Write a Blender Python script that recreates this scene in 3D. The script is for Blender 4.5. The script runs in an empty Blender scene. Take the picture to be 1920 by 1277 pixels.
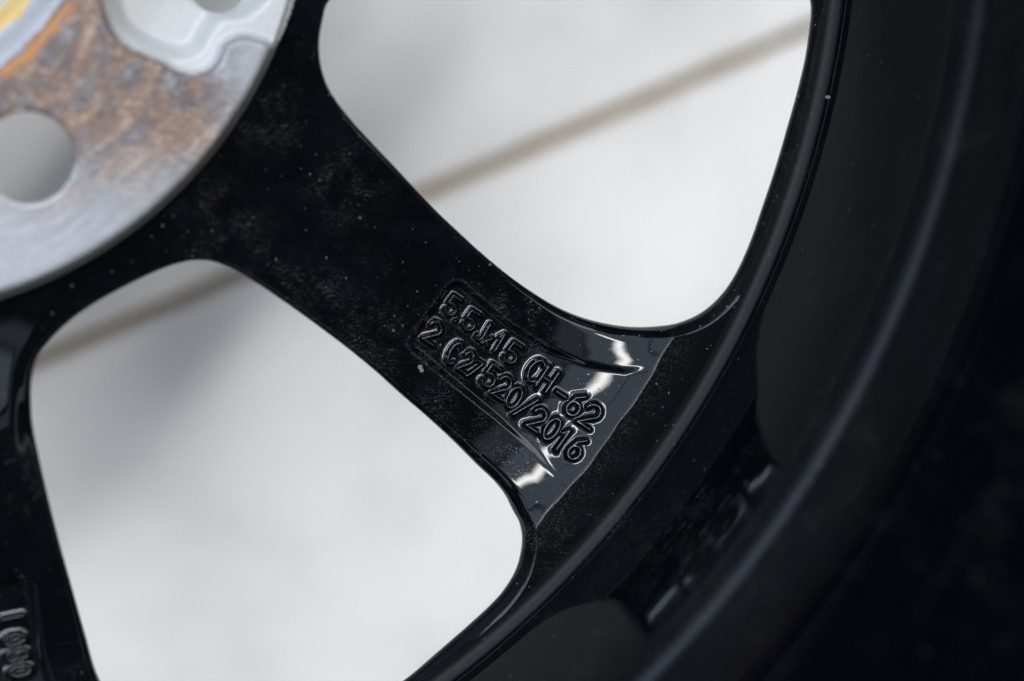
import bpy, math
import numpy as np
from mathutils import Matrix, Vector

# ------------------------------------------------------------------ scene, camera, world, lamps
U = 9.5e-5                       # one modelling unit of the wheel = 0.095 mm
sc = bpy.context.scene
COL = sc.collection
NX, NY = 0.241, -0.098           # lean of the camera against the wheel axis
F = D = 4444.0                   # focal length / distance in modelling units
n = np.array([NX, NY, 1.0]); n /= np.linalg.norm(n)
ax = np.array([1.0, 0, 0]) - n * n[0]; ax /= np.linalg.norm(ax)
ay = np.cross(n, ax)
WC = np.array([-1165.7, 848.6])  # wheel centre in the plane of the spokes
O3 = np.array([0, 0, D])
CAM = np.array([O3 @ ax - WC[0], O3 @ ay - WC[1], O3 @ n])

def unproj(P, z):
    """photo pixel -> wheel coordinates on the height z (scalar or array)"""
    P = np.asarray(P, float).reshape(-1, 2)
    d = np.c_[P[:, 0] - 960, -(P[:, 1] - 638.5), -F * np.ones(len(P))]
    t = (z - O3 @ n) / (d @ n)
    Q = O3 + t[:, None] * d
    return np.c_[Q @ ax - WC[0], Q @ ay - WC[1]]

cam = bpy.data.cameras.new("camera")
cam.sensor_width = 36.0
cam.lens = F / 1920 * 36
cam.clip_start = 0.01
cam.clip_end = 50
cam.dof.use_dof = True
cam.dof.focus_distance = 4460 * U
cam.dof.aperture_fstop = 4.4
co = bpy.data.objects.new("camera", cam); COL.objects.link(co)
Rm = Matrix(((ax[0], ax[1], ax[2]), (ay[0], ay[1], ay[2]), (n[0], n[1], n[2]))).to_4x4()
# columns of the camera matrix: camera x, y, z axes in wheel coordinates
co.matrix_world = Matrix.Translation(Vector(CAM * U)) @ Rm
sc.camera = co

w = bpy.data.worlds.new("World"); sc.world = w; w.use_nodes = True
bg = w.node_tree.nodes["Background"]
bg.inputs[0].default_value = (0.80, 0.88, 1.0, 1)
bg.inputs[1].default_value = 0.09

sc.view_settings.view_transform = 'Standard'
sc.view_settings.look = 'None'
sc.view_settings.exposure = 0.0
sc.view_settings.gamma = 1.0
sc.cycles.max_bounces = 10

SPK = math.radians(-39.0)        # direction of the lettered spoke
inw = np.array([-math.cos(SPK), -math.sin(SPK), 0])
tan_ = np.array([-math.sin(SPK), math.cos(SPK), 0])
PT = np.array([1640 * math.cos(SPK), 1640 * math.sin(SPK), 40]) * U

def lamp(name, off, h, along, size_i, size_t, energy, color, spread=180):
    """area lamp seen from the lettered spoke at `off` degrees inward of the wheel axis"""
    L = bpy.data.lights.new(name, 'AREA'); L.shape = 'RECTANGLE'
    L.size = size_t; L.size_y = size_i; L.energy = energy; L.color = color
    L.spread = math.radians(spread)
    o = bpy.data.objects.new(name, L); COL.objects.link(o)
    d = math.tan(math.radians(off)) * h
    pos = PT + inw * d + tan_ * along + np.array([0, 0, h])
    zdir = Vector(pos - PT).normalized()
    xdir = Vector(tan_); xdir = (xdir - zdir * xdir.dot(zdir)).normalized()
    ydir = zdir.cross(xdir)
    M = Matrix((xdir, ydir, zdir)).transposed().to_4x4()
    o.matrix_world = Matrix.Translation(Vector(pos)) @ M
    return o

def watts(L, a, b):               # area lamp power for a radiance L
    return L * a * b * math.pi

# broad cool daylight opening overhead, a bright slit in it, and added panels for fill and reflections
BLUE, WARM = (0.66, 0.80, 1.0), (1.0, 0.985, 0.965)
lamp("daylight_opening", 21, 1.5, 0.35, 0.66, 2.2, watts(2.6, .66, 2.2), BLUE)
lamp("soft_edge_panel", 4.5, 1.5, 0.35, 0.22, 2.2, watts(1.1, .22, 2.2), BLUE)  # dim panel added to soften the opening's edge in reflections
lamp("bright_slit", 20.5, 1.45, 0.18, 0.085, 1.25, watts(44, .085, 1.25), (1, 0.98, 0.96))
lamp("added_strip", 61, 1.1, 0.2, 0.10, 1.3, watts(60, .10, 1.3), BLUE)  # added strip lamp, gives the glints mirrored in the barrel
lamp("fill_panel", 48, 1.3, 0.2, 1.0, 2.8, watts(2.6, 1.0, 2.8), BLUE)  # added fill panel on the inward side, lifts the boards
lamp("fill_panel_right", 5, 1.2, 1.75, 1.2, 1.2, watts(5.5, 1.2, 1.2), WARM)  # added fill for the boards and the window edge highlight
lamp("fill_panel_front", -56, 1.0, 0.3, 1.2, 3.4, watts(1.3, 1.2, 3.4), WARM)  # added fill from the outer side, brightens the boards
lamp("fill_panel_left", 5, 1.0, -1.9, 1.6, 1.6, watts(1.7, 1.6, 1.6), WARM)  # added fill that evens out the light on the boards

# ------------------------------------------------------------------ helpers
def sstep(a, b, x):
    t = np.clip((x - a) / (b - a), 0, 1)
    return t * t * (3 - 2 * t)

def spline(P, step=3.0):
    P = np.asarray(P, float); N = len(P); out = []
    for i in range(N):
        p0, p1, p2, p3 = P[i - 1], P[i], P[(i + 1) % N], P[(i + 2) % N]
        k = max(2, int(np.hypot(*(p2 - p1)) / step))
        d = lambda a, b: max(np.hypot(*(a - b)), 1e-6) ** .5
        t0 = 0; t1 = t0 + d(p0, p1); t2 = t1 + d(p1, p2); t3 = t2 + d(p2, p3)
        t = np.linspace(t1, t2, k, endpoint=False)[:, None]
        A1 = (t1 - t) / (t1 - t0) * p0 + (t - t0) / (t1 - t0) * p1
        A2 = (t2 - t) / (t2 - t1) * p1 + (t - t1) / (t2 - t1) * p2
        A3 = (t3 - t) / (t3 - t2) * p2 + (t - t2) / (t3 - t2) * p3
        B1 = (t2 - t) / (t2 - t0) * A1 + (t - t0) / (t2 - t0) * A2
        B2 = (t3 - t) / (t3 - t1) * A2 + (t - t1) / (t3 - t1) * A3
        out.append((t2 - t) / (t2 - t1) * B1 + (t - t1) / (t2 - t1) * B2)
    return np.vstack(out)

def segdist(X, A, B):
    """distance of points X to polyline segments A-B, with nearest points"""
    best = np.full(len(X), 1e12); near = np.zeros_like(X); idx = np.zeros(len(X), int)
    AB = B - A; L2 = (AB ** 2).sum(1) + 1e-12
    for i in range(len(A)):
        t = np.clip(((X - A[i]) @ AB[i]) / L2[i], 0, 1)
        q = A[i] + t[:, None] * AB[i]
        d = ((X - q) ** 2).sum(1)
        m = d < best
        best[m] = d[m]; near[m] = q[m]; idx[m] = i
    return np.sqrt(best), near, idx

def inside(X, P):
    c = np.zeros(len(X), bool); Q = np.roll(P, -1, 0)
    for a, b in zip(P, Q):
        if a[1] == b[1]: continue
        m = ((a[1] > X[:, 1]) != (b[1] > X[:, 1]))
        c ^= m & (X[:, 0] < (b[0] - a[0]) * (X[:, 1] - a[1]) / (b[1] - a[1]) + a[0])
    return c

def poly_sdf(X, P, reach):
    """signed distance (negative inside), clipped to `reach`, and nearest boundary point"""
    s = np.full(len(X), float(reach)); near = X.copy()
    lo, hi = P.min(0) - reach, P.max(0) + reach
    m = np.where(((X > lo) & (X < hi)).all(1))[0]
    if len(m) == 0: return s, near
    Y = X[m]
    C = P[::max(1, len(P) // 60)]
    dc = np.full(len(Y), 1e12)
    for c in C: dc = np.minimum(dc, ((Y - c) ** 2).sum(1))
    ins = inside(Y, P)
    gap = np.hypot(*(np.roll(C, -1, 0) - C).T).max()
    cand = np.sqrt(dc) < reach + gap
    d = np.where(ins, -float(reach), float(reach)); q = Y.copy()
    ci = np.where(cand)[0]
    if len(ci):
        dd, qq, _ = segdist(Y[ci], P, np.roll(P, -1, 0))
        d[ci] = np.where(ins[ci], -np.minimum(dd, reach), np.minimum(dd, reach)); q[ci] = qq
    s[m] = d; near[m] = q
    return s, near

def make(name, V, faces, mat, parent, normals=None, smooth=True):
    me = bpy.data.meshes.new(name)
    V = np.asarray(V, np.float32); dirt = None
    if V.shape[1] == 4: dirt = V[:, 3].copy(); V = V[:, :3].copy()
    if isinstance(faces, np.ndarray):
        k = faces.shape[1]
        me.vertices.add(len(V)); me.vertices.foreach_set("co", V.ravel())
        me.loops.add(faces.size); me.loops.foreach_set("vertex_index", faces.ravel().astype(np.int32))
        me.polygons.add(len(faces))
        me.polygons.foreach_set("loop_start", np.arange(0, faces.size, k, dtype=np.int32))
        me.polygons.foreach_set("loop_total", np.full(len(faces), k, np.int32))
        me.update(calc_edges=True)
    else:
        me.from_pydata(V.tolist(), [], faces)
    me.validate(clean_customdata=False)
    me.polygons.foreach_set("use_smooth", np.full(len(me.polygons), smooth))
    if normals is not None and len(me.vertices) == len(normals):
        me.normals_split_custom_set_from_vertices(np.asarray(normals, float).tolist())
    if dirt is not None and len(me.vertices) == len(dirt):
        me.attributes.new('dirt', 'FLOAT', 'POINT').data.foreach_set('value', np.ascontiguousarray(dirt))
    me.materials.append(mat)
    o = bpy.data.objects.new(name, me); COL.objects.link(o)
    if parent is not None: o.parent = parent
    return o

def vnormals(V, Fq):
    V = V[:, :3]
    a, b, c, d = (V[Fq[:, i]] for i in range(4))
    fn = np.cross(c - a, d - b)
    N = np.zeros_like(V)
    for i in range(4): np.add.at(N, Fq[:, i], fn)
    return N / (np.linalg.norm(N, axis=1, keepdims=True) + 1e-20)

# ------------------------------------------------------------------ materials
class NT:
    def __init__(s, name):
        s.m = bpy.data.materials.new(name); s.m.use_nodes = True
        s.t = s.m.node_tree; s.b = s.t.nodes["Principled BSDF"]
        s.tc = s.t.nodes.new("ShaderNodeTexCoord")
    def new(s, k, **kw):
        nd = s.t.nodes.new("ShaderNode" + k)
        for a, v in kw.items(): setattr(nd, a, v)
        return nd
    def put(s, sock, v):
        if isinstance(v, bpy.types.NodeSocket): s.t.links.new(v, sock)
        elif isinstance(v, tuple) and len(v) == 3 and sock.type == 'RGBA': sock.default_value = (*v, 1)
        else: sock.default_value = v
    def math(s, op, a, b=None, clamp=False):
        nd = s.new("Math", operation=op, use_clamp=clamp)
        s.put(nd.inputs[0], a)
        if b is not None: s.put(nd.inputs[1], b)
        return nd.outputs[0]
    def mul(s, a, b): return s.math('MULTIPLY', a, b)
    def mapped(s, loc=(0, 0, 0), rot=(0, 0, 0), scale=(1, 1, 1), src=None):
        nd = s.new("Mapping"); s.put(nd.inputs[0], src or s.tc.outputs["Object"])
        nd.inputs[1].default_value = loc; nd.inputs[2].default_value = rot; nd.inputs[3].default_value = scale
        return nd.outputs[0]
    def noise(s, vec, scale, detail=3, rough=.5, dist=0):
        nd = s.new("TexNoise"); s.put(nd.inputs["Vector"], vec)
        nd.inputs["Scale"].default_value = scale; nd.inputs["Detail"].default_value = detail
        nd.inputs["Roughness"].default_value = rough; nd.inputs["Distortion"].default_value = dist
        return nd.outputs["Fac"]
    def ramp(s, v, a, b, x=0.0, y=1.0):
        nd = s.new("MapRange", interpolation_type='SMOOTHSTEP'); s.put(nd.inputs[0], v)
        nd.inputs[1].default_value = a; nd.inputs[2].default_value = b
        nd.inputs[3].default_value = x; nd.inputs[4].default_value = y
        return nd.outputs[0]
    def mix(s, f, a, b):
        nd = s.new("Mix", data_type='RGBA'); s.put(nd.inputs[0], f)
        s.put(nd.inputs[6], a); s.put(nd.inputs[7], b)
        return nd.outputs[2]
    def fmix(s, f, a, b):
        nd = s.new("Mix", data_type='FLOAT'); s.put(nd.inputs[0], f)
        s.put(nd.inputs[2], a); s.put(nd.inputs[3], b)
        return nd.outputs[0]
    def polar(s, kr, ka):
        """(radius*kr, angle*radius-like*ka) so that noise runs round the wheel axis"""
        sx = s.new("SeparateXYZ"); s.put(sx.inputs[0], s.tc.outputs["Object"])
        r = s.math('SQRT', s.math('ADD', s.mul(sx.outputs[0], sx.outputs[0]), s.mul(sx.outputs[1], sx.outputs[1])))
        a = s.math('ARCTAN2', sx.outputs[1], sx.outputs[0])
        cx = s.new("CombineXYZ"); s.put(cx.inputs[0], s.mul(r, kr)); s.put(cx.inputs[1], s.mul(a, ka)); s.put(cx.inputs[2], s.mul(sx.outputs[2], kr * .3))
        return cx.outputs[0], r, a, sx.outputs
    def bump(s, h, strength, dist):
        nd = s.new("Bump"); s.put(nd.inputs["Height"], h)
        nd.inputs["Strength"].default_value = strength; nd.inputs["Distance"].default_value = dist
        return nd.outputs[0]
    def blob(s, c, rad):
        """soft disc mask round a point of the wheel plane"""
        nd = s.new("VectorMath", operation='DISTANCE'); fl = s.mapped(scale=(1, 1, 0))
        s.put(nd.inputs[0], fl); nd.inputs[1].default_value = (c[0], c[1], 0)
        return s.ramp(nd.outputs["Value"], rad, rad * .25)

def px(x, y, z=0.0):
    return unproj([(x, y)], z)[0]

def black_paint(name, rough, dusty, ring=False, spec=.25):
    s = NT(name); o = s.tc.outputs["Object"]
    patch = s.ramp(s.noise(o, 1 / 210, 4, .6), .5, .72)
    for (c, r_) in (((410, 420), 120), ((650, 350), 110), ((800, 640), 110), ((700, 640), 120), ((860, 740), 110), ((1010, 1000), 90), ((500, 230), 90), ((930, 850), 80), ((1180, 990), 150)):
        patch = s.math('MAXIMUM', patch, s.mul(s.blob(px(*c), r_), .7))
    patch = s.mul(patch, s.ramp(s.noise(o, 1 / 55, 4, .6), .38, .62))
    spk = s.ramp(s.noise(o, 1 / 3.2, 2, .6), .60, .70)
    fine = s.ramp(s.noise(s.mapped(rot=(0, 0, .5), scale=(1 / 14, 1 / 3.5, 1 / 6)), 1, 4, .7), .50, .75)
    specks = s.mul(s.math('MAXIMUM', s.mul(spk, .75), s.mul(fine, .45)), patch)
    big = s.ramp(s.noise(o, 1 / 9, 1, .4), .755, .79)
    lone = s.mul(s.ramp(s.noise(o, 1 / 3.4, 1, .5), .76, .80), .5)
    dust = s.math('MAXIMUM', specks, s.math('MAXIMUM', s.mul(big, .6), lone))
    at = s.new("Attribute", attribute_name="dirt", attribute_type='GEOMETRY').outputs["Fac"]
    crud = s.mul(at, s.ramp(s.noise(o, 1 / 4, 3, .75), .50, .66))
    chip = s.math('MAXIMUM', s.blob(px(787, 688, -3), 7), s.math('MAXIMUM', s.blob(px(790, 694, -3), 6), s.blob(px(1547, 182, 60), 5)))
    dust = s.math('MAXIMUM', s.mul(dust, dusty), s.math('MAXIMUM', s.mul(crud, .9), s.ramp(chip, .3, .7)))
    scr = s.mul(s.ramp(s.noise(s.mapped(rot=(0, 0, .62), scale=(1 / 160, 1 / 3.0, 1 / 60)), 1, 2, .5), .62, .72), s.ramp(s.noise(o, 1 / 130, 3, .6), .48, .62))
    scr2 = s.mul(s.ramp(s.noise(s.mapped(rot=(0, 0, -.35), scale=(1 / 120, 1 / 2.6, 1 / 60)), 1, 2, .5), .64, .74), s.ramp(s.noise(s.mapped(loc=(400, 0, 0)), 1 / 110, 3, .6), .50, .64))
    scr = s.mul(s.math('MAXIMUM', scr, scr2), .02 * dusty)
    haze = s.mul(s.ramp(s.noise(s.mapped(rot=(0, 0, -.7), scale=(1 / 120, 1 / 80, 1 / 90)), 1, 5, .65), .46, .78), .013 * dusty)
    tintc = s.mix(s.noise(o, 1 / 6, 2), (.17, .17, .19), (.34, .29, .24))
    colr = s.mix(s.math('MAXIMUM', haze, scr), (.0009, .0011, .0018), (.13, .18, .30))
    colr = s.mix(s.mul(dust, .5), colr, tintc)
    s.put(s.b.inputs["Base Color"], colr)
    smear = s.ramp(s.noise(s.mapped(rot=(0, 0, .68), scale=(1 / 70, 1 / 9, 1 / 30)), 1, 5, .6), .45, .8)
    rg = s.math('ADD', rough, s.math('ADD', s.mul(smear, .07 * dusty), s.mul(dust, .5)), True)
    if ring:
        _, r, _, _ = s.polar(1, 1)
        rg = s.math('MAXIMUM', rg, s.mul(s.mul(s.ramp(r, 1758, 1766), s.ramp(r, 1808, 1797)), .46))
        rg = s.math('MAXIMUM', rg, s.mul(s.mul(s.ramp(r, 1868, 1884), s.ramp(r, 1985, 1930)), .38))
    else:
        _, r, _, _ = s.polar(1, 1)
        rg = s.math('MAXIMUM', rg, s.mul(s.ramp(r, 1678, 1688), .26))
    s.put(s.b.inputs["Roughness"], rg)
    s.put(s.b.inputs["Specular IOR Level"], spec)
    peel = s.noise(o, 1 / 34, 1, .5)
    h = s.math('ADD', s.mul(peel, .5), s.mul(dust, .5))
    s.put(s.b.inputs["Normal"], s.bump(h, .5, .28 * U))
    return s.m

def pocket_metal():
    s = NT("machined_hub_metal")
    pv, r, a, xyz = s.polar(1 / 3.0, 14)
    pv2, _, _, _ = s.polar(1 / 20, 5.5)
    pv3, _, _, _ = s.polar(1 / 60, 5.5)
    o = s.tc.outputs["Object"]
    lathe = s.noise(pv, 1, 2, .5)
    streak = s.noise(pv2, 1, 5, .65, .3)
    blot = s.noise(pv3, 1, 4, .6, .6)
    base = s.mix(streak, (.21, .213, .222), (.33, .335, .35))
    base = s.mix(s.mul(s.ramp(lathe, .35, .65), .35), base, (.40, .405, .42))
    stain = s.math('MAXIMUM', s.blob(px(190, 120, 64), 330), s.math('MAXIMUM', s.blob(px(70, 180, 64), 260), s.blob(px(310, 190, 64), 190)))
    stain = s.math('MULTIPLY', stain, s.ramp(s.math('ADD', s.mul(streak, .55), s.mul(blot, .6)), .30, .56), True)
    rust = s.mix(s.ramp(blot, .38, .62), (.060, .047, .047), (.19, .105, .06))
    rust = s.mix(s.ramp(streak, .5, .75), rust, (.36, .26, .18))
    colr = s.mix(s.mul(stain, .95), base, rust)
    gr = s.noise(s.mapped(rot=(0, 0, .7), scale=(1 / 16, 1 / 7, 1 / 10)), 1, 5, .7)
    colr = s.mix(s.mul(s.ramp(gr, .45, .7), s.math('ADD', s.mul(stain, .75), .12)), colr, (.095, .08, .08))
    colr = s.mix(s.mul(s.ramp(gr, .5, .3), s.math('ADD', s.mul(stain, .35), .1)), colr, (.46, .43, .41))
    dark = s.mul(s.mul(s.ramp(s.noise(o, 1 / 38, 4, .65), .52, .7), s.blob(px(250, 150, 64), 260)), .6)
    colr = s.mix(dark, colr, (.15, .13, .14))
    # corroded ring, orange at the bore edge and yellow grease inside it
    wob = s.math('ADD', r, s.mul(s.math('SUBTRACT', s.noise(o, 1 / 60, 4, .6), .5), 46))
    ora = s.mul(s.ramp(wob, 442, 426), s.ramp(wob, 408, 420))
    colr = s.mix(s.mul(ora, s.ramp(s.noise(o, 1 / 50, 3), .36, .55)), colr, (.34, .15, .05))
    grey = s.mul(s.ramp(wob, 416, 410), 1.0)
    colr = s.mix(grey, colr, s.mix(streak, (.24, .245, .26), (.36, .365, .385)))
    yel = s.mul(s.ramp(wob, 372, 362), s.ramp(wob, 330, 342))
    colr = s.mix(s.mul(yel, .9), colr, (.42, .28, .08))
    bor = s.ramp(wob, 336, 328)
    colr = s.mix(bor, colr, (.17, .12, .10))
    colr = s.mix(s.ramp(r, 783, 787), colr, (.004, .004, .005))
    s.put(s.b.inputs["Base Color"], colr)
    s.put(s.b.inputs["Metallic"], .35)
    s.put(s.b.inputs["Roughness"], s.fmix(stain, .42, .6))
    h = s.math('ADD', s.mul(lathe, .5), s.mul(streak, .7))
    s.put(s.b.inputs["Normal"], s.bump(h, .5, 1.6 * U))
    return s.m

def cast_silver():
    s = NT("silver_cast_surface"); o = s.tc.outputs["Object"]
    g = s.noise(o, 1 / 7, 3, .6)
    colr = s.mix(g, (.35, .345, .335), (.43, .423, .412))
    edge = s.ramp(s.noise(o, 1 / 30, 4, .6), .6, .75)
    colr = s.mix(s.mul(edge, .35), colr, (.42, .33, .22))
    s.put(s.b.inputs["Base Color"], colr); s.put(s.b.inputs["Roughness"], .5); s.put(s.b.inputs["Metallic"], .1)
    s.put(s.b.inputs["Normal"], s.bump(g, .4, 1.5 * U))
    return s.m

M_SPOKE = black_paint("gloss_black_paint", .03, 1.0)
M_LETTER = black_paint("thick_black_paint", .10, .12, False, .5)
M_BARREL = black_paint("barrel_black_paint", .04, .45, True, .15)
M_HUB = pocket_metal()
M_CAST = cast_silver()

# ------------------------------------------------------------------ the wheel
wheel = bpy.data.objects.new("alloy_wheel", None); COL.objects.link(wheel)
wheel.scale = (U, U, U)
wheel["label"] = "gloss black alloy wheel seen from behind with stained bare metal hub"
wheel["category"] = "wheel"

R_RAMP, R_CREASE, Z_CREASE = 1330.0, 1690.0, 58.0
R_END = 1770.0                     # the spoke disc ends here and the barrel fillet begins
LIP = 118.0
CH = 30.0   # height of the chamfer along the rim side of a window                        # thickness of the disc at the windows

def base(r):
    t = np.clip((r - R_RAMP) / (R_CREASE - R_RAMP), 0, 1.3)
    z = 0.12 * Z_CREASE * t ** 2 + 0.88 * Z_CREASE * t ** 3
    q = 0.35                                  # soft edge where the ramp meets the flat ring
    return -q * np.logaddexp(-np.minimum(z, 200) / q, -Z_CREASE / q)

W1PX = [(619.5, 0), (607, 34), (600, 78), (600.7, 106), (607, 138), (619.5, 169), (638, 197), (666.5, 232), (710, 279), (760, 332), (824.6, 400), (860, 433.3), (895, 465.7), (954, 515), (1001, 548), (1048, 576), (1095, 596), (1130, 605.5), (1165, 611), (1200.6, 613), (1236, 611), (1270.5, 605.5), (1306, 591), (1334, 571), (1360, 543), (1383, 506), (1407, 451.6), (1425, 400), (1453, 316), (1475, 241), (1493.5, 175), (1509, 110), (1517, 56), (1520, 25), (1518.5, 0)]
W2PX = [(187, 1277), (160.5, 1191), (134, 1097.5), (110, 1010.5), (87, 917), (72, 850), (62, 800), (58.8, 760), (58.8, 725.4), (63.5, 690), (74, 666.7), (93, 641), (123, 610), (165.6, 577.5), (219.7, 545.7), (278.4, 516.4), (325, 497.6), (367.7, 489), (396, 490.5), (428.7, 502), (477.5, 529), (541, 571.6), (599.6, 613.8), (658.4, 658.5), (705, 697), (752, 739.5), (798.7, 779.8), (845.7, 823), (892.7, 870), (928, 904), (946.7, 928), (963, 960), (973, 978), (978.5, 1012), (973, 1049), (963, 1076), (941, 1110), (916, 1137), (888, 1163), (824, 1219), (755, 1277)]

def rim_side(r): return sstep(1630, 1700, r)
def edge_round(r): return (13 + 15 * sstep(1300, 1600, r)) * (1 - .85 * rim_side(r))

def trace_window(PX):
    """outline of a window in the wheel plane: where its wall shows, the outline is the wall's lower edge"""
    P = np.array(PX, float)
    T = np.gradient(P, axis=0); T /= np.linalg.norm(T, axis=1, keepdims=True)
    cen = P.mean(0)
    N = np.c_[T[:, 1], -T[:, 0]]
    if ((P - cen) * N).sum() < 0: N = -N
    s = ((P - np.array([-110, 203])) * N).sum(1) / F
    k = sstep(0.0, .06, s)
    z = np.zeros(len(P))
    for _ in range(3):
        q = unproj(P, z)
        r_ = np.hypot(*q.T)
        full = base(r_) - .9 * edge_round(r_) - (CH - 8) * rim_side(r_) - CH * .3
        z = base(r_) - 4 + (full - base(r_) + 4) * k
    return unproj(P, z)

def mirror(Q, a):
    c, s_ = math.cos(2 * a), math.sin(2 * a)
    return Q @ np.array([[c, s_], [s_, -c]])

def rot(Q, a):
    c, s_ = math.cos(a), math.sin(a)
    return Q @ np.array([[c, s_], [-s_, c]])

q1 = trace_window(W1PX)
a1 = math.radians(-16.5)
m1 = mirror(q1, a1)[::-1]
an = np.degrees(np.arctan2(m1[:, 1], m1[:, 0])); rr = np.hypot(*m1.T)
endang = math.degrees(math.atan2(q1[-1, 1], q1[-1, 0])); stang = math.degrees(math.atan2(q1[0, 1], q1[0, 0]))
i0 = [i for i in range(len(m1)) if an[i] > endang + 1.5 and (rr[i] > 1100 or an[i] > stang + 2.5)]
W1 = np.vstack([q1, m1[i0]])
q2 = trace_window(W2PX)
a2 = math.radians(-59.4)
tail = mirror(q2[32:], a2)[::-1]
W2 = np.vstack([q2, tail])
W1 = spline(W1, 6.0); W2 = spline(W2, 6.0)
WINDOWS = [W1, W2]
CENT = [a1, a2]
stp = math.radians(273.7 / 7)
for k in range(7):
    a = math.radians(-79.3) - stp * (k + .5)
    WINDOWS.append(rot(W2, a - a2)); CENT.append(a)
# borders between spokes: through the windows
bnd = sorted(c % (2 * math.pi) for c in CENT)

def win_field(X, reach=60.0):
    s = np.full(len(X), reach); near = X.copy()
    for P in WINDOWS:
        d, q = poly_sdf(X, P, reach)
        m = d < s
        s[m] = d[m]; near[m] = q[m]
    return s, near

# recess with the cast lettering
PK = [(838, 537), (850, 527), (868, 529), (900, 556), (960, 607), (1030, 650), (1100, 678), (1170, 691), (1252, 689), (1165, 810), (1062, 916), (1040, 895), (1000, 849), (930, 787), (850, 722), (775, 660), (764, 647), (770, 632)]
zpk = base(np.hypot(*unproj(PK, 0).T))
PKT = unproj(PK, zpk)
POCKETS = [PKT]
spokes_ang = [SPK]
for k in range(8):
    POCKETS.append(rot(PKT, -math.radians(43.2) - stp * k))

def pocket_field(X):
    s = np.full(len(X), 40.0)
    for P in POCKETS:
        d, _ = poly_sdf(X, P, 40.0)
        s = np.minimum(s, d)
    return s

# letters as strokes: (x across, y up) in a unit cell
def arc(cx, cy, rx, ry, a, b, k=14):
    t = np.radians(np.linspace(a, b, k)); return [(cx + rx * math.cos(u), cy + ry * math.sin(u)) for u in t]
G = {
 '5': [[(.95, 1), (.12, 1), (.05, .56)] + arc(.5, .31, .5, .31, 130, -150)],
 '2': [[(.02, .74)] + arc(.5, .70, .48, .30, 165, -25) + [(.02, 0), (1.0, 0)]],
 '0': [arc(.5, .5, .46, .5, 0, 360, 28)],
 'C': [arc(.52, .5, .5, .5, 52, 308, 24)],
 '7': [[(.0, .98), (.95, 1), (.35, 0)]],
 '6': [arc(.5, .30, .46, .30, 0, 360, 24), [(.06, .38), (.25, .75), (.75, 1.0)]],
 '8': [arc(.5, .26, .46, .26, 0, 360, 20), arc(.5, .76, .38, .24, 0, 360, 20)],
 '1': [[(.15, .74), (.6, 1), (.6, 0)]],
 'J': [[(.75, 1), (.75, .25)] + arc(.4, .25, .35, .25, 0, -160)],
 'x': [[(.05, .08), (.9, .62)], [(.9, .08), (.05, .62)]],
 'H': [[(0, 0), (0, 1)], [(1, 0), (1, 1)], [(0, .5), (1, .5)]],
 '-': [[(0, .42), (1, .42)]],
 '/': [[(0, -.05), (1.0, 1.05)]],
 'I': [[(.5, 0), (.5, 1)]],
 '.': [[(.4, .05), (.5, .08)]],
}
# glyph, lower-left corner in the photo, width, height
TEXT = [('5', 830, 583, 21, 35), ('.', 848, 601, 10, 34), ('5', 863, 611, 22, 36), ('J', 889, 632, 16, 36), ('x', 900, 644, 14, 32), ('1', 919, 653.5, 13, 37), ('5', 939, 672, 23, 38), ('C', 980, 706, 25, 44), ('H', 1002, 722, 22, 43), ('-', 1031, 748, 20, 43), ('6', 1053, 768, 26, 44), ('2', 1079, 788, 28, 45),
        ('2', 791, 634, 25, 41), ('C', 833, 675, 19, 42), ('2', 856, 690, 18, 40), ('7', 867, 700, 24, 36), ('5', 898, 716, 23, 41), ('2', 919, 736, 24, 42), ('0', 940, 755, 25, 42), ('/', 961, 774, 24, 44), ('2', 983, 795, 25, 42), ('0', 1009, 814, 25, 44), ('1', 1031, 836, 18, 44), ('6', 1056, 851, 24, 44)]
TEXT2 = [('I', 1, 1152, 19, 41), ('0', 5, 1193, 19, 41), ('8', 10, 1222, 19, 41), ('0', 16, 1251, 19, 41)]
glyphs = []
for tx, (e, ua) in ((TEXT, (-33.5, None)), (TEXT2, (-79.0, 12.0))):
    ev = np.array([math.cos(math.radians(e)), -math.sin(math.radians(e))])
    for ch, X, Y, gw, gh in tx:
        u_ang = ua if ua is not None else 61 - 7 * (X - 790) / 290
        uv = np.array([math.cos(math.radians(u_ang)), -math.sin(math.radians(u_ang))])
        segs = []
        for st in G[ch]:
            P = np.array([np.array([X, Y]) + ev * gw * a + uv * gh * b for a, b in st])
            z = base(np.hypot(*unproj(P, 0).T)) - 12
            Q = unproj(P, z)
            segs.append((Q[:-1], Q[1:]))
        glyphs.append((np.vstack([s[0] for s in segs]), np.vstack([s[1] for s in segs]), .84 if gh < 39 else 1.0))

def text_field(X):
    best = np.full(len(X), 1e6); gi = np.zeros(len(X), int); q = np.zeros(len(X))
    for i, (A, B, th_) in enumerate(glyphs):
        lo = np.minimum(A.min(0), B.min(0)) - 30; hi = np.maximum(A.max(0), B.max(0)) + 30
        m = np.where(((X > lo) & (X < hi)).all(1))[0]
        if len(m) == 0: continue
        d, _, _ = segdist(X[m], A, B)
        b = d < best[m]
        best[m[b]] = d[b]; gi[m[b]] = i
        q[m] += (1 / (1 + (d / (4.5 * th_)) ** 2.5)) ** 2
    return best, gi, np.minimum(np.sqrt(q), 1.05)

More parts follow.
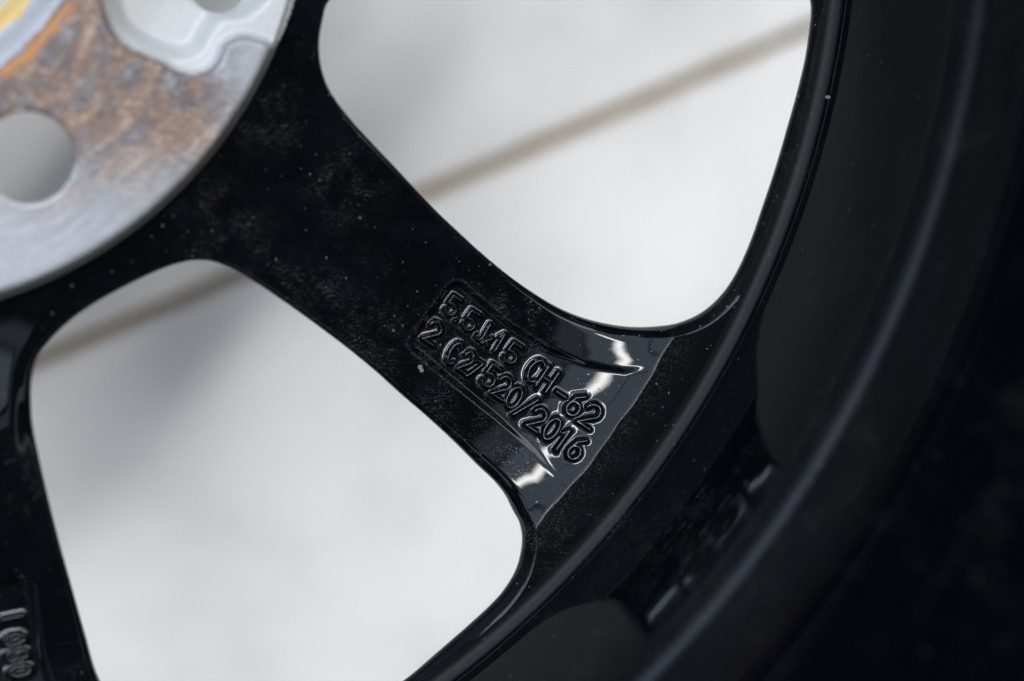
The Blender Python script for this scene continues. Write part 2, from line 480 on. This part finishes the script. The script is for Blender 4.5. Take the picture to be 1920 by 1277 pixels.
DIP = unproj([(-15, 735)], 0)[0]
def height(X, sd, fine):
    r = np.hypot(*X.T)
    th_ = np.arctan2(X[:, 1], X[:, 0])
    z = base(r - (1.6 * np.sin(th_ * 61) + .9 * np.sin(th_ * 143 + 1)) * sstep(1600, 1680, r))
    rn = edge_round(r)
    d = np.clip(sd, 0, None)
    edge = np.where(d < rn, rn - np.sqrt(np.maximum(rn ** 2 - (rn - d) ** 2, 0)), 0)
    z = z - edge * .9
    z = z - np.clip(1 - sd / 19.0, 0, 1) * (CH - 8) * rim_side(r)
    # crown of the flanges beside the windows
    z = z - 3 * (1 - sstep(0, 60, sd)) * sstep(1000, 1500, r) * (1 - sstep(1660, 1700, r))
    pk = pocket_field(X)
    dep = sstep(5, -15, pk) * (14 - 10.5 * np.clip((r - 1290) / 380, 0, 1)) * (1 - sstep(1655, 1692, r))
    z = z - dep
    gi = np.zeros(len(X), int); bump = np.zeros(len(X))
    if fine:
        dd, gi, prof = text_field(X)
        bump = 9.5 * np.maximum(prof - .06, 0) * sstep(30, 10, dd)
        z = z + bump
    # the second spoke dips towards the hub
    v = X - DIP
    z = z + .125 * (v[:, 0] * .64 - v[:, 1] * .77 + 60) * np.exp(-(np.hypot(*v.T) / 115) ** 4) * sstep(2, 40, sd)
    # slight unevenness of the casting
    z = z + 0.35 * np.sin(X[:, 0] / 61 + 1.3 * np.sin(X[:, 1] / 97)) * np.sin(X[:, 1] / 73) * sstep(0, 90, sd) * sstep(5, 30, pk) * sstep(1420, 1320, r)
    dirt = .55 * np.exp(-((pk - 2) / 2.6) ** 2) * (1 - sstep(1320, 1600, r)) * (X[:, 0] > 700) * (X[:, 1] < -600)
    dirt = dirt + .16 * np.exp(-((r - 1700) / 30.0) ** 2) * sstep(12, 40, sd)
    return z, gi, bump, np.clip(dirt, 0, 1)

def grid(x0, x1, y0, y1, h, hole=None):
    xs = np.arange(round((x1 - x0) / h) + 1) * h + x0; ys = np.arange(round((y1 - y0) / h) + 1) * h + y0
    gx, gy = np.meshgrid(xs, ys); X = np.c_[gx.ravel(), gy.ravel()]
    nx = len(xs)
    i, j = np.meshgrid(np.arange(nx - 1), np.arange(len(ys) - 1)); b = (j * nx + i).ravel()
    Fq = np.c_[b, b + 1, b + nx + 1, b + nx]
    if hole is not None:
        for hx0, hx1, hy0, hy1 in hole:
            c = X[Fq].mean(1)
            Fq = Fq[~((c[:, 0] > hx0) & (c[:, 0] < hx1) & (c[:, 1] > hy0) & (c[:, 1] < hy1))]
    return X, Fq

R_PADIN = 772.0
ang_sorted = np.array(bnd)

def build_web(X, Fq, fine, store):
    r = np.hypot(*X.T)
    keep = (r[Fq].min(1) < R_END) & (r[Fq].max(1) > R_PADIN)
    Fq = Fq[keep]
    used = np.unique(Fq); re = np.full(len(X), -1); re[used] = np.arange(len(used)); X = X[used]; Fq = re[Fq]
    r = np.hypot(*X.T)
    sd, near = win_field(X)
    Fq = Fq[(sd[Fq] > 0).any(1)]
    # snap vertices that fall in a window to its outline, those past the rim to the rim circle
    inn = sd < 0
    X = X.copy(); X[inn] = near[inn]; sd[inn] = 0
    out = r > R_END
    X[out] *= (R_END / r[out])[:, None]
    lo = r < R_PADIN
    X[lo] *= (R_PADIN / r[lo])[:, None]
    z, gi, bump, dirt = height(X, sd, fine)
    V = np.c_[X, z, dirt]
    # boundary edges along windows -> walls
    E = np.vstack([Fq[:, [0, 1]], Fq[:, [1, 2]], Fq[:, [2, 3]], Fq[:, [3, 0]]])
    own = np.tile(np.arange(len(Fq)), 4)
    m = inn[E].all(1); E = E[m]; own = own[m]
    key = np.sort(E, 1); kk = key[:, 0].astype(np.int64) * len(X) + key[:, 1]
    uq, ix, cnt = np.unique(kk, return_index=True, return_counts=True)
    ed = E[ix[cnt == 1]]; fown = own[ix[cnt == 1]]
    bot = {}
    newV = []; walls = []; N0 = len(V)
    prev = {}
    levels = ((CH * .3, 0.0), (LIP, 50.0))
    bv = np.unique(ed); nrm = np.zeros((len(V), 2))
    if len(bv):
        bd = np.full(len(bv), 1e9)
        for P in WINDOWS:
            if ((P.min(0) > X[bv].max(0) + 9) | (P.max(0) < X[bv].min(0) - 9)).any(): continue
            Q = np.roll(P, -1, 0); d_, _, ix_ = segdist(X[bv], P, Q)
            T = Q - P; T /= np.linalg.norm(T, axis=1, keepdims=True) + 1e-9
            Nw = np.c_[T[:, 1], -T[:, 0]]
            if ((P - P.mean(0)) * Nw).sum() < 0: Nw = -Nw
            m_ = d_ < bd; bd[m_] = d_[m_]; nrm[bv[m_]] = Nw[ix_[m_]]
    for (a, b) in ed:
        for v in (a, b):
            if v not in prev:
                ids = []
                for L, g in levels:
                    ids.append(N0 + len(newV)); newV.append((V[v, 0] + nrm[v, 0] * g, V[v, 1] + nrm[v, 1] * g, V[v, 2] - L, 0.0))
                prev[v] = ids
        ta, tb = a, b
        for k in range(len(levels)):
            ba, bb = prev[a][k], prev[b][k]
            walls.append((tb, ta, ba, bb)); ta, tb = ba, bb
    nW = len(walls)
    Vall = np.vstack([V, np.array(newV).reshape(-1, 4)]) if newV else V
    Wq = np.array(walls, int).reshape(-1, 4)
    Fall = np.vstack([Fq, Wq])
    Nn = vnormals(Vall, Fall)
    # owners: spoke by angle of the face centre
    c = Vall[Fall].mean(1); a = np.arctan2(c[:, 1], c[:, 0]) % (2 * math.pi)
    sp = np.searchsorted(ang_sorted, a) % len(ang_sorted)
    lab = np.full(len(Fall), -1)
    if fine:
        fb = bump[Fq].max(1) > .35
        lab[:len(Fq)] = np.where(fb, gi[Fq[:, 0]], -1)
    store.append((Vall, Fall, Nn, sp, lab))

FX0, FX1, FY0, FY1 = -24.0, 2016.0, -1704.0, 120.0
# fine patches over the lettering (aligned with the coarser grids)
tp = unproj([(760, 520), (1262, 520), (1262, 920), (760, 920)], 0)
h2 = 3.0
al = lambda v, up: (math.ceil(v / 24) if up else math.floor(v / 24)) * 24.0
P1 = (al(tp[:, 0].min(), 0), al(tp[:, 0].max(), 1), al(tp[:, 1].min(), 0), al(tp[:, 1].max(), 1))
tq = unproj([(-30, 1135), (80, 1135), (80, 1300), (-30, 1300)], 0)
P2 = (al(tq[:, 0].min(), 0), al(tq[:, 0].max(), 1), al(tq[:, 1].min(), 0), al(tq[:, 1].max(), 1))
parts = []
build_web(*grid(-1848, 1848 + 168, -1848, 1848, 24.0, [(FX0, FX1, FY0, FY1)]), False, parts)
build_web(*grid(FX0, FX1, FY0, FY1, h2, [P1, P2]), False, parts)
build_web(*grid(*P1, 1.0), True, parts)
build_web(*grid(*P2, 1.5), True, parts)

def submesh(lst):
    """join selected faces of several grids into one vertex/face set"""
    Vs, Fs, Ns, o = [], [], [], 0
    for V, Fq, N in lst:
        if len(Fq) == 0: continue
        u, inv = np.unique(Fq, return_inverse=True)
        Vs.append(V[u]); Ns.append(N[u]); Fs.append(inv.reshape(-1, 4) + o); o += len(u)
    return np.vstack(Vs), np.vstack(Fs), np.vstack(Ns)

spoke_objs = {}
for k in range(len(ang_sorted)):
    V, Fq, N = submesh([(V, Fq[(sp == k) & (lab < 0)], N) for V, Fq, N, sp, lab in parts])
    spoke_objs[k] = make("spoke", V, Fq, M_SPOKE, wheel, N)
for i in range(len(glyphs)):
    for V, Fq, N, sp, lab in parts:
        m = lab == i
        if m.any():
            V2, F2, N2 = submesh([(V, Fq[m], N)])
            kk = int(np.bincount(sp[m]).argmax())
            spoke_objs[kk]["label"] = "gloss black spoke with raised lettering in its recess" if i < len(TEXT) else "black spoke at the left with a few raised digits"
            make("raised_character", V2, F2, M_LETTER, spoke_objs[kk], N2)

# ------------------------------------------------------------------ barrel: one profile turned round the axis
def fillet_profile():
    P = [(R_END - .01, Z_CREASE)]
    def arc_to(a0, a1, R, k=10):
        # walk along an arc; tangent angle a from the plane, positive = rising outward
        x, z = P[-1]
        for t in np.linspace(a0, a1, k + 1)[1:]:
            s = 1 if a1 > a0 else -1
            P.append((x + s * R * (math.sin(t) - math.sin(a0)), z + s * R * (math.cos(a0) - math.cos(t))))
    def line_to(a, L, k=3):
        x, z = P[-1]
        for i in range(1, k + 1): P.append((x + math.cos(a) * L * i / k, z + math.sin(a) * L * i / k))
    r_ = math.radians
    line_to(0, 6, 1)
    arc_to(0, r_(78), 32, 14)
    line_to(r_(78), 330, 8)
    arc_to(r_(78), r_(42), 95, 16)
    arc_to(r_(42), r_(66), 60, 8)
    line_to(r_(66), 130, 4)
    arc_to(r_(66), r_(56), 120, 6)
    arc_to(r_(56), r_(63), 160, 6)
    line_to(r_(63), 420, 8)
    arc_to(r_(63), r_(82), 150, 8)
    line_to(r_(82), 300, 4)
    x, z = P[-1]
    P.extend([(x + 6, z + 22), (x + 22, z + 34), (x + 50, z + 30), (x + 60, z + 5), (x + 60, z - 60), (x + 20, z - 90), (x + 10, z - 400), (x - 60, z - 540), (R_END + 150, 260), (R_END + 150, -60), (R_END + 330, -180), (R_END + 350, -560), (R_END + 378, -600), (R_END + 372, -630), (R_END + 352, -638), (R_END + 330, -625), (R_END + 296, -560), (R_END + 60, -60), (R_END + 14, 15), (R_END - 4, 40), (R_END - .01, Z_CREASE)])
    return np.array(P)
PR = fillet_profile()
SEG = 900
th = np.linspace(0, 2 * math.pi, SEG, endpoint=False)
V = np.empty((SEG, len(PR), 3)); V[..., 0] = np.cos(th)[:, None] * PR[:, 0]; V[..., 1] = np.sin(th)[:, None] * PR[:, 0]; V[..., 2] = PR[:, 1]
ii, jj = np.meshgrid(np.arange(SEG), np.arange(len(PR) - 1), indexing='ij')
i1 = (ii + 1) % SEG
Fq = np.stack([ii * len(PR) + jj, i1 * len(PR) + jj, i1 * len(PR) + jj + 1, ii * len(PR) + jj + 1], -1).reshape(-1, 4)[:, ::-1]
V = V.reshape(-1, 3)
N = vnormals(V, Fq)
N[np.arange(SEG) * len(PR)] = (0, 0, 1)
if (N[5::len(PR)] * V[5::len(PR)])[:, :2].sum() > 0:
    Fq = Fq[:, ::-1]; N = -N; N[np.arange(SEG) * len(PR)] = (0, 0, 1)
make("barrel", V, Fq, M_BARREL, wheel, N)

# ------------------------------------------------------------------ hub plate with bolt holes, casting pockets and bore
ZP = 64.0
BOLT = [(574.0, math.radians(-60.8 + 72 * k)) for k in range(5)]
R_BOLT = 80.0
PA = unproj([(205, -80), (210, 20), (232, 58), (300, 98), (345, 106), (372, 92), (392, 58), (412, 36), (455, 30), (500, -10), (520, -90)], 0)
PB = unproj([(192, -80), (196, 40), (225, 85), (300, 122), (330, 139), (375, 142), (408, 120), (424, 86), (450, 74), (492, 84), (512, 96), (560, 0), (575, -90)], 30)
def close_pocket(P):
    return spline(np.vstack([P, mirror(P, math.radians(-24.8))[::-1][1:-1] if False else P[:0]]), 8)
PA, PB = spline(PA, 8), spline(PB, 8)
CASTA = [rot(PA, math.radians(72 * k)) for k in range(5)]
CASTB = [rot(PB, math.radians(72 * k)) for k in range(5)]
vent = unproj([(402, -28)], -60)[0]
VENTS = [rot(vent[None], math.radians(72 * k))[0] for k in range(5)]
BORE = 330.0

def hub_fields(X):
    r = np.hypot(*X.T)
    hole = np.full(len(X), 1e3); near = X.copy()
    for (rb, ab) in BOLT:
        c = np.array([rb * math.cos(ab), rb * math.sin(ab)]); v = X - c; d = np.hypot(*v.T) - R_BOLT
        m = d < hole; hole[m] = d[m]; near[m] = c + v[m] / (np.hypot(*v[m].T)[:, None] + 1e-9) * R_BOLT
    for c in VENTS:
        v = X - c; d = np.hypot(*v.T) - 52
        m = d < hole; hole[m] = d[m]; near[m] = c + v[m] / (np.hypot(*v[m].T)[:, None] + 1e-9) * 52
    d = r - BORE
    m = d < hole; hole[m] = d[m]; near[m] = X[m] / (r[m][:, None] + 1e-9) * BORE
    A = np.full(len(X), 60.0); B = np.full(len(X), 60.0)
    for P in CASTA: A = np.minimum(A, poly_sdf(X, P, 60.0)[0])
    for P in CASTB: B = np.minimum(B, poly_sdf(X, P, 60.0)[0])
    return r, hole, near, A, B

def hub_height(r, hole, A, B):
    z = np.full(len(r), ZP)
    z = z - 34 * sstep(4, -16, B) - 46 * sstep(10, -26, A)
    z = z - 40 * sstep(418, 360, r) - 12 * sstep(424, 414, r)
    t = np.clip((r - 764) / 14, 0, 1)
    rim = ZP - 14 * t ** 2 - 34 * sstep(775, 782, r)
    z = np.minimum(z, rim + 0 * r)
    z = np.where(r > 790, np.minimum(z, 18 - 40 * sstep(790, 799, r)), z)
    z = z - 3 * (1 - sstep(0, 6, hole))
    return z

def hub_grid(h, x0, x1, y0, y1, hole=None):
    X, Fq = grid(x0, x1, y0, y1, h, hole)
    r, hl, near, A, B = hub_fields(X)
    RO = 800.0
    Fq = Fq[(r[Fq].min(1) < RO) & (hl[Fq] > 0).any(1)]
    X = X.copy(); inn = hl < 0; X[inn] = near[inn]
    o = r > RO; X[o] *= (RO / r[o])[:, None]
    r, hl, near, A, B = hub_fields(X); hl[inn] = 0
    z = hub_height(r, hl, A, B)
    V = np.c_[X, z]
    E = np.vstack([Fq[:, [0, 1]], Fq[:, [1, 2]], Fq[:, [2, 3]], Fq[:, [3, 0]]])
    E = E[inn[E].all(1)]; key = np.sort(E, 1); kk = key[:, 0].astype(np.int64) * len(X) + key[:, 1]
    uq, ix, cnt = np.unique(kk, return_index=True, return_counts=True)
    newV, walls, prev = [], [], {}
    N0 = len(V)
    for a, b in E[ix[cnt == 1]]:
        for v in (a, b):
            if v not in prev: 
                prev[v] = N0 + len(newV); p2 = V[v, :2].copy()
                cs = [np.array([rb * math.cos(ab), rb * math.sin(ab)]) for rb, ab in BOLT] + VENTS
                for c in cs:
                    e_ = p2 - c; L_ = np.hypot(*e_)
                    if L_ < 84: p2 = p2 + e_ / L_ * 110      # holes widen towards the outer face
                newV.append((p2[0], p2[1], -330.0))
        walls.append((b, a, prev[a], prev[b]))
    Vall = np.vstack([V, np.array(newV).reshape(-1, 3)])
    cast = np.minimum(A, B)[Fq].max(1) < -2
    return Vall, Fq, np.array(walls, int).reshape(-1, 4), cast

Hs = (-24.0, 816.0, -816.0, 48.0)
pl, ca = [], []
for (h, box, hole) in ((24.0, (-816, 816, -816, 816), [Hs]), (4.0, Hs, None)):
    V, Fq, Wq, cast = hub_grid(h, *box, hole)
    Nt = vnormals(V, np.vstack([Fq]))
    Nw = vnormals(V, Wq)
    pl.append((V, Fq[~cast], Nt)); pl.append((V, Wq, Nw)); ca.append((V, Fq[cast], Nt))
V, Fq, N = submesh(pl); hub = make("hub_plate", V, Fq, M_HUB, wheel, N)
hub["label"] = "bare machined metal hub face stained brown by rust"
cen5 = [np.array([math.cos(t), math.sin(t)]) for t in (math.radians(-24.8 + 72 * k) for k in range(5))]
for k in range(5):
    sel = []
    for V, Fq, N in ca:
        c = V[Fq].mean(1)[:, :2]
        sel.append((V, Fq[np.argmax(np.stack([c @ q for q in cen5]), 0) == k], N))
    V, Fq, N = submesh(sel)
    make("casting_pocket", V, Fq, M_CAST, hub, N)

# ------------------------------------------------------------------ white boards under the wheel
ZF = -1500.0
J0, J1 = unproj([(800, 362)], ZF)[0], unproj([(1500, 62)], ZF)[0]
jd = (J1 - J0) / np.linalg.norm(J1 - J0); jn = np.array([-jd[1], jd[0]])
floor = bpy.data.objects.new("wall", None); COL.objects.link(floor); floor.scale = (U, U, U)
floor["kind"] = "structure"; floor["label"] = "white painted boards behind the black wheel"

def board_mat():
    s = NT("white_painted_board"); o = s.tc.outputs["Object"]
    sx = s.new("SeparateXYZ"); s.put(sx.inputs[0], o)
    grain = s.noise(s.mapped(scale=(1 / 700, 1 / 26, 1 / 100)), 1, 4, .6)
    blot = s.noise(o, 1 / 420, 3, .55)
    colr = s.mix(grain, (.80, .793, .78), (.86, .852, .838))
    colr = s.mix(s.mul(s.ramp(blot, .45, .7), .6), colr, (.70, .69, .68))
    e = s.math('ABSOLUTE', sx.outputs[1])                      # distance from the board's middle
    edge = s.ramp(s.math('ADD', e, s.mul(s.noise(s.mapped(scale=(1 / 160, 1 / 60, 1 / 60)), 1, 4, .6), 50)), 1024, 1062)
    colr = s.mix(s.mul(edge, s.ramp(s.noise(s.mapped(scale=(1 / 230, 1 / 90, 1)), 1, 3, .6), .30, .65, .25, .9)), colr, (.52, .38, .23))
    sp = s.ramp(s.noise(o, 1 / 45, 1, .3), .75, .80)
    colr = s.mix(s.mul(sp, .5), colr, (.40, .37, .34))
    s.put(s.b.inputs["Base Color"], colr); s.put(s.b.inputs["Roughness"], .5)
    s.put(s.b.inputs["Normal"], s.bump(grain, .3, 5 * U))
    return s.m
M_BOARD = board_mat()
sb = NT("dirt_in_joint"); sb.put(sb.b.inputs["Base Color"], (.40, .28, .16)); sb.put(sb.b.inputs["Roughness"], .9)
BW, BL, BT, GAP = 2060.0, 14000.0, 60.0, 20.0
jang = math.atan2(jd[1], jd[0])

def board_mesh():
    hw, hl, b = BW / 2, BL / 2, 22.0
    prof = [(-hw, -BT), (-hw, -b)] + [(-hw + b - b * math.cos(t), -b + b * math.sin(t)) for t in np.radians((30, 60, 90))]
    prof = prof + [(-x, z) for x, z in prof[::-1]]
    V, Fc = [], []
    for x in (-hl, hl):
        V += [(x, y, z) for y, z in prof]
    k = len(prof)
    for i in range(k - 1): Fc.append((i, i + k, i + k + 1, i + 1)[::-1])
    Fc.append(tuple(range(k))); Fc.append(tuple(range(2 * k - 1, k - 1, -1)))
    Fc.append((0, k - 1, 2 * k - 1, k)[::-1])
    return V, Fc
bV, bF = board_mesh()
b0 = make("board", bV, bF, M_BOARD, floor, smooth=False)
for k in range(-3, 4):
    ob = b0 if k == -3 else b0.copy()
    if k != -3: COL.objects.link(ob); ob.parent = floor
    off = (k + .5) * (BW + GAP)
    c = J0 + jn * off + jd * ((k % 3) * 900 - 700)
    ob.location = (c[0], c[1], ZF); ob.rotation_euler = (0, 0, jang)
sub = make("backing", [(-9000, -9000, ZF - BT - 4), (9000, -9000, ZF - BT - 4), (9000, 9000, ZF - BT - 4), (-9000, 9000, ZF - BT - 4), (-9000, -9000, ZF - BT - 60), (9000, -9000, ZF - BT - 60), (9000, 9000, ZF - BT - 60), (-9000, 9000, ZF - BT - 60)], [(0, 1, 2, 3), (7, 6, 5, 4), (0, 4, 5, 1), (1, 5, 6, 2), (2, 6, 7, 3), (3, 7, 4, 0)], sb.m, floor, smooth=False)
print("verts", sum(len(m.vertices) for m in bpy.data.meshes), "tris~", sum(len(m.polygons) * 2 for m in bpy.data.meshes))
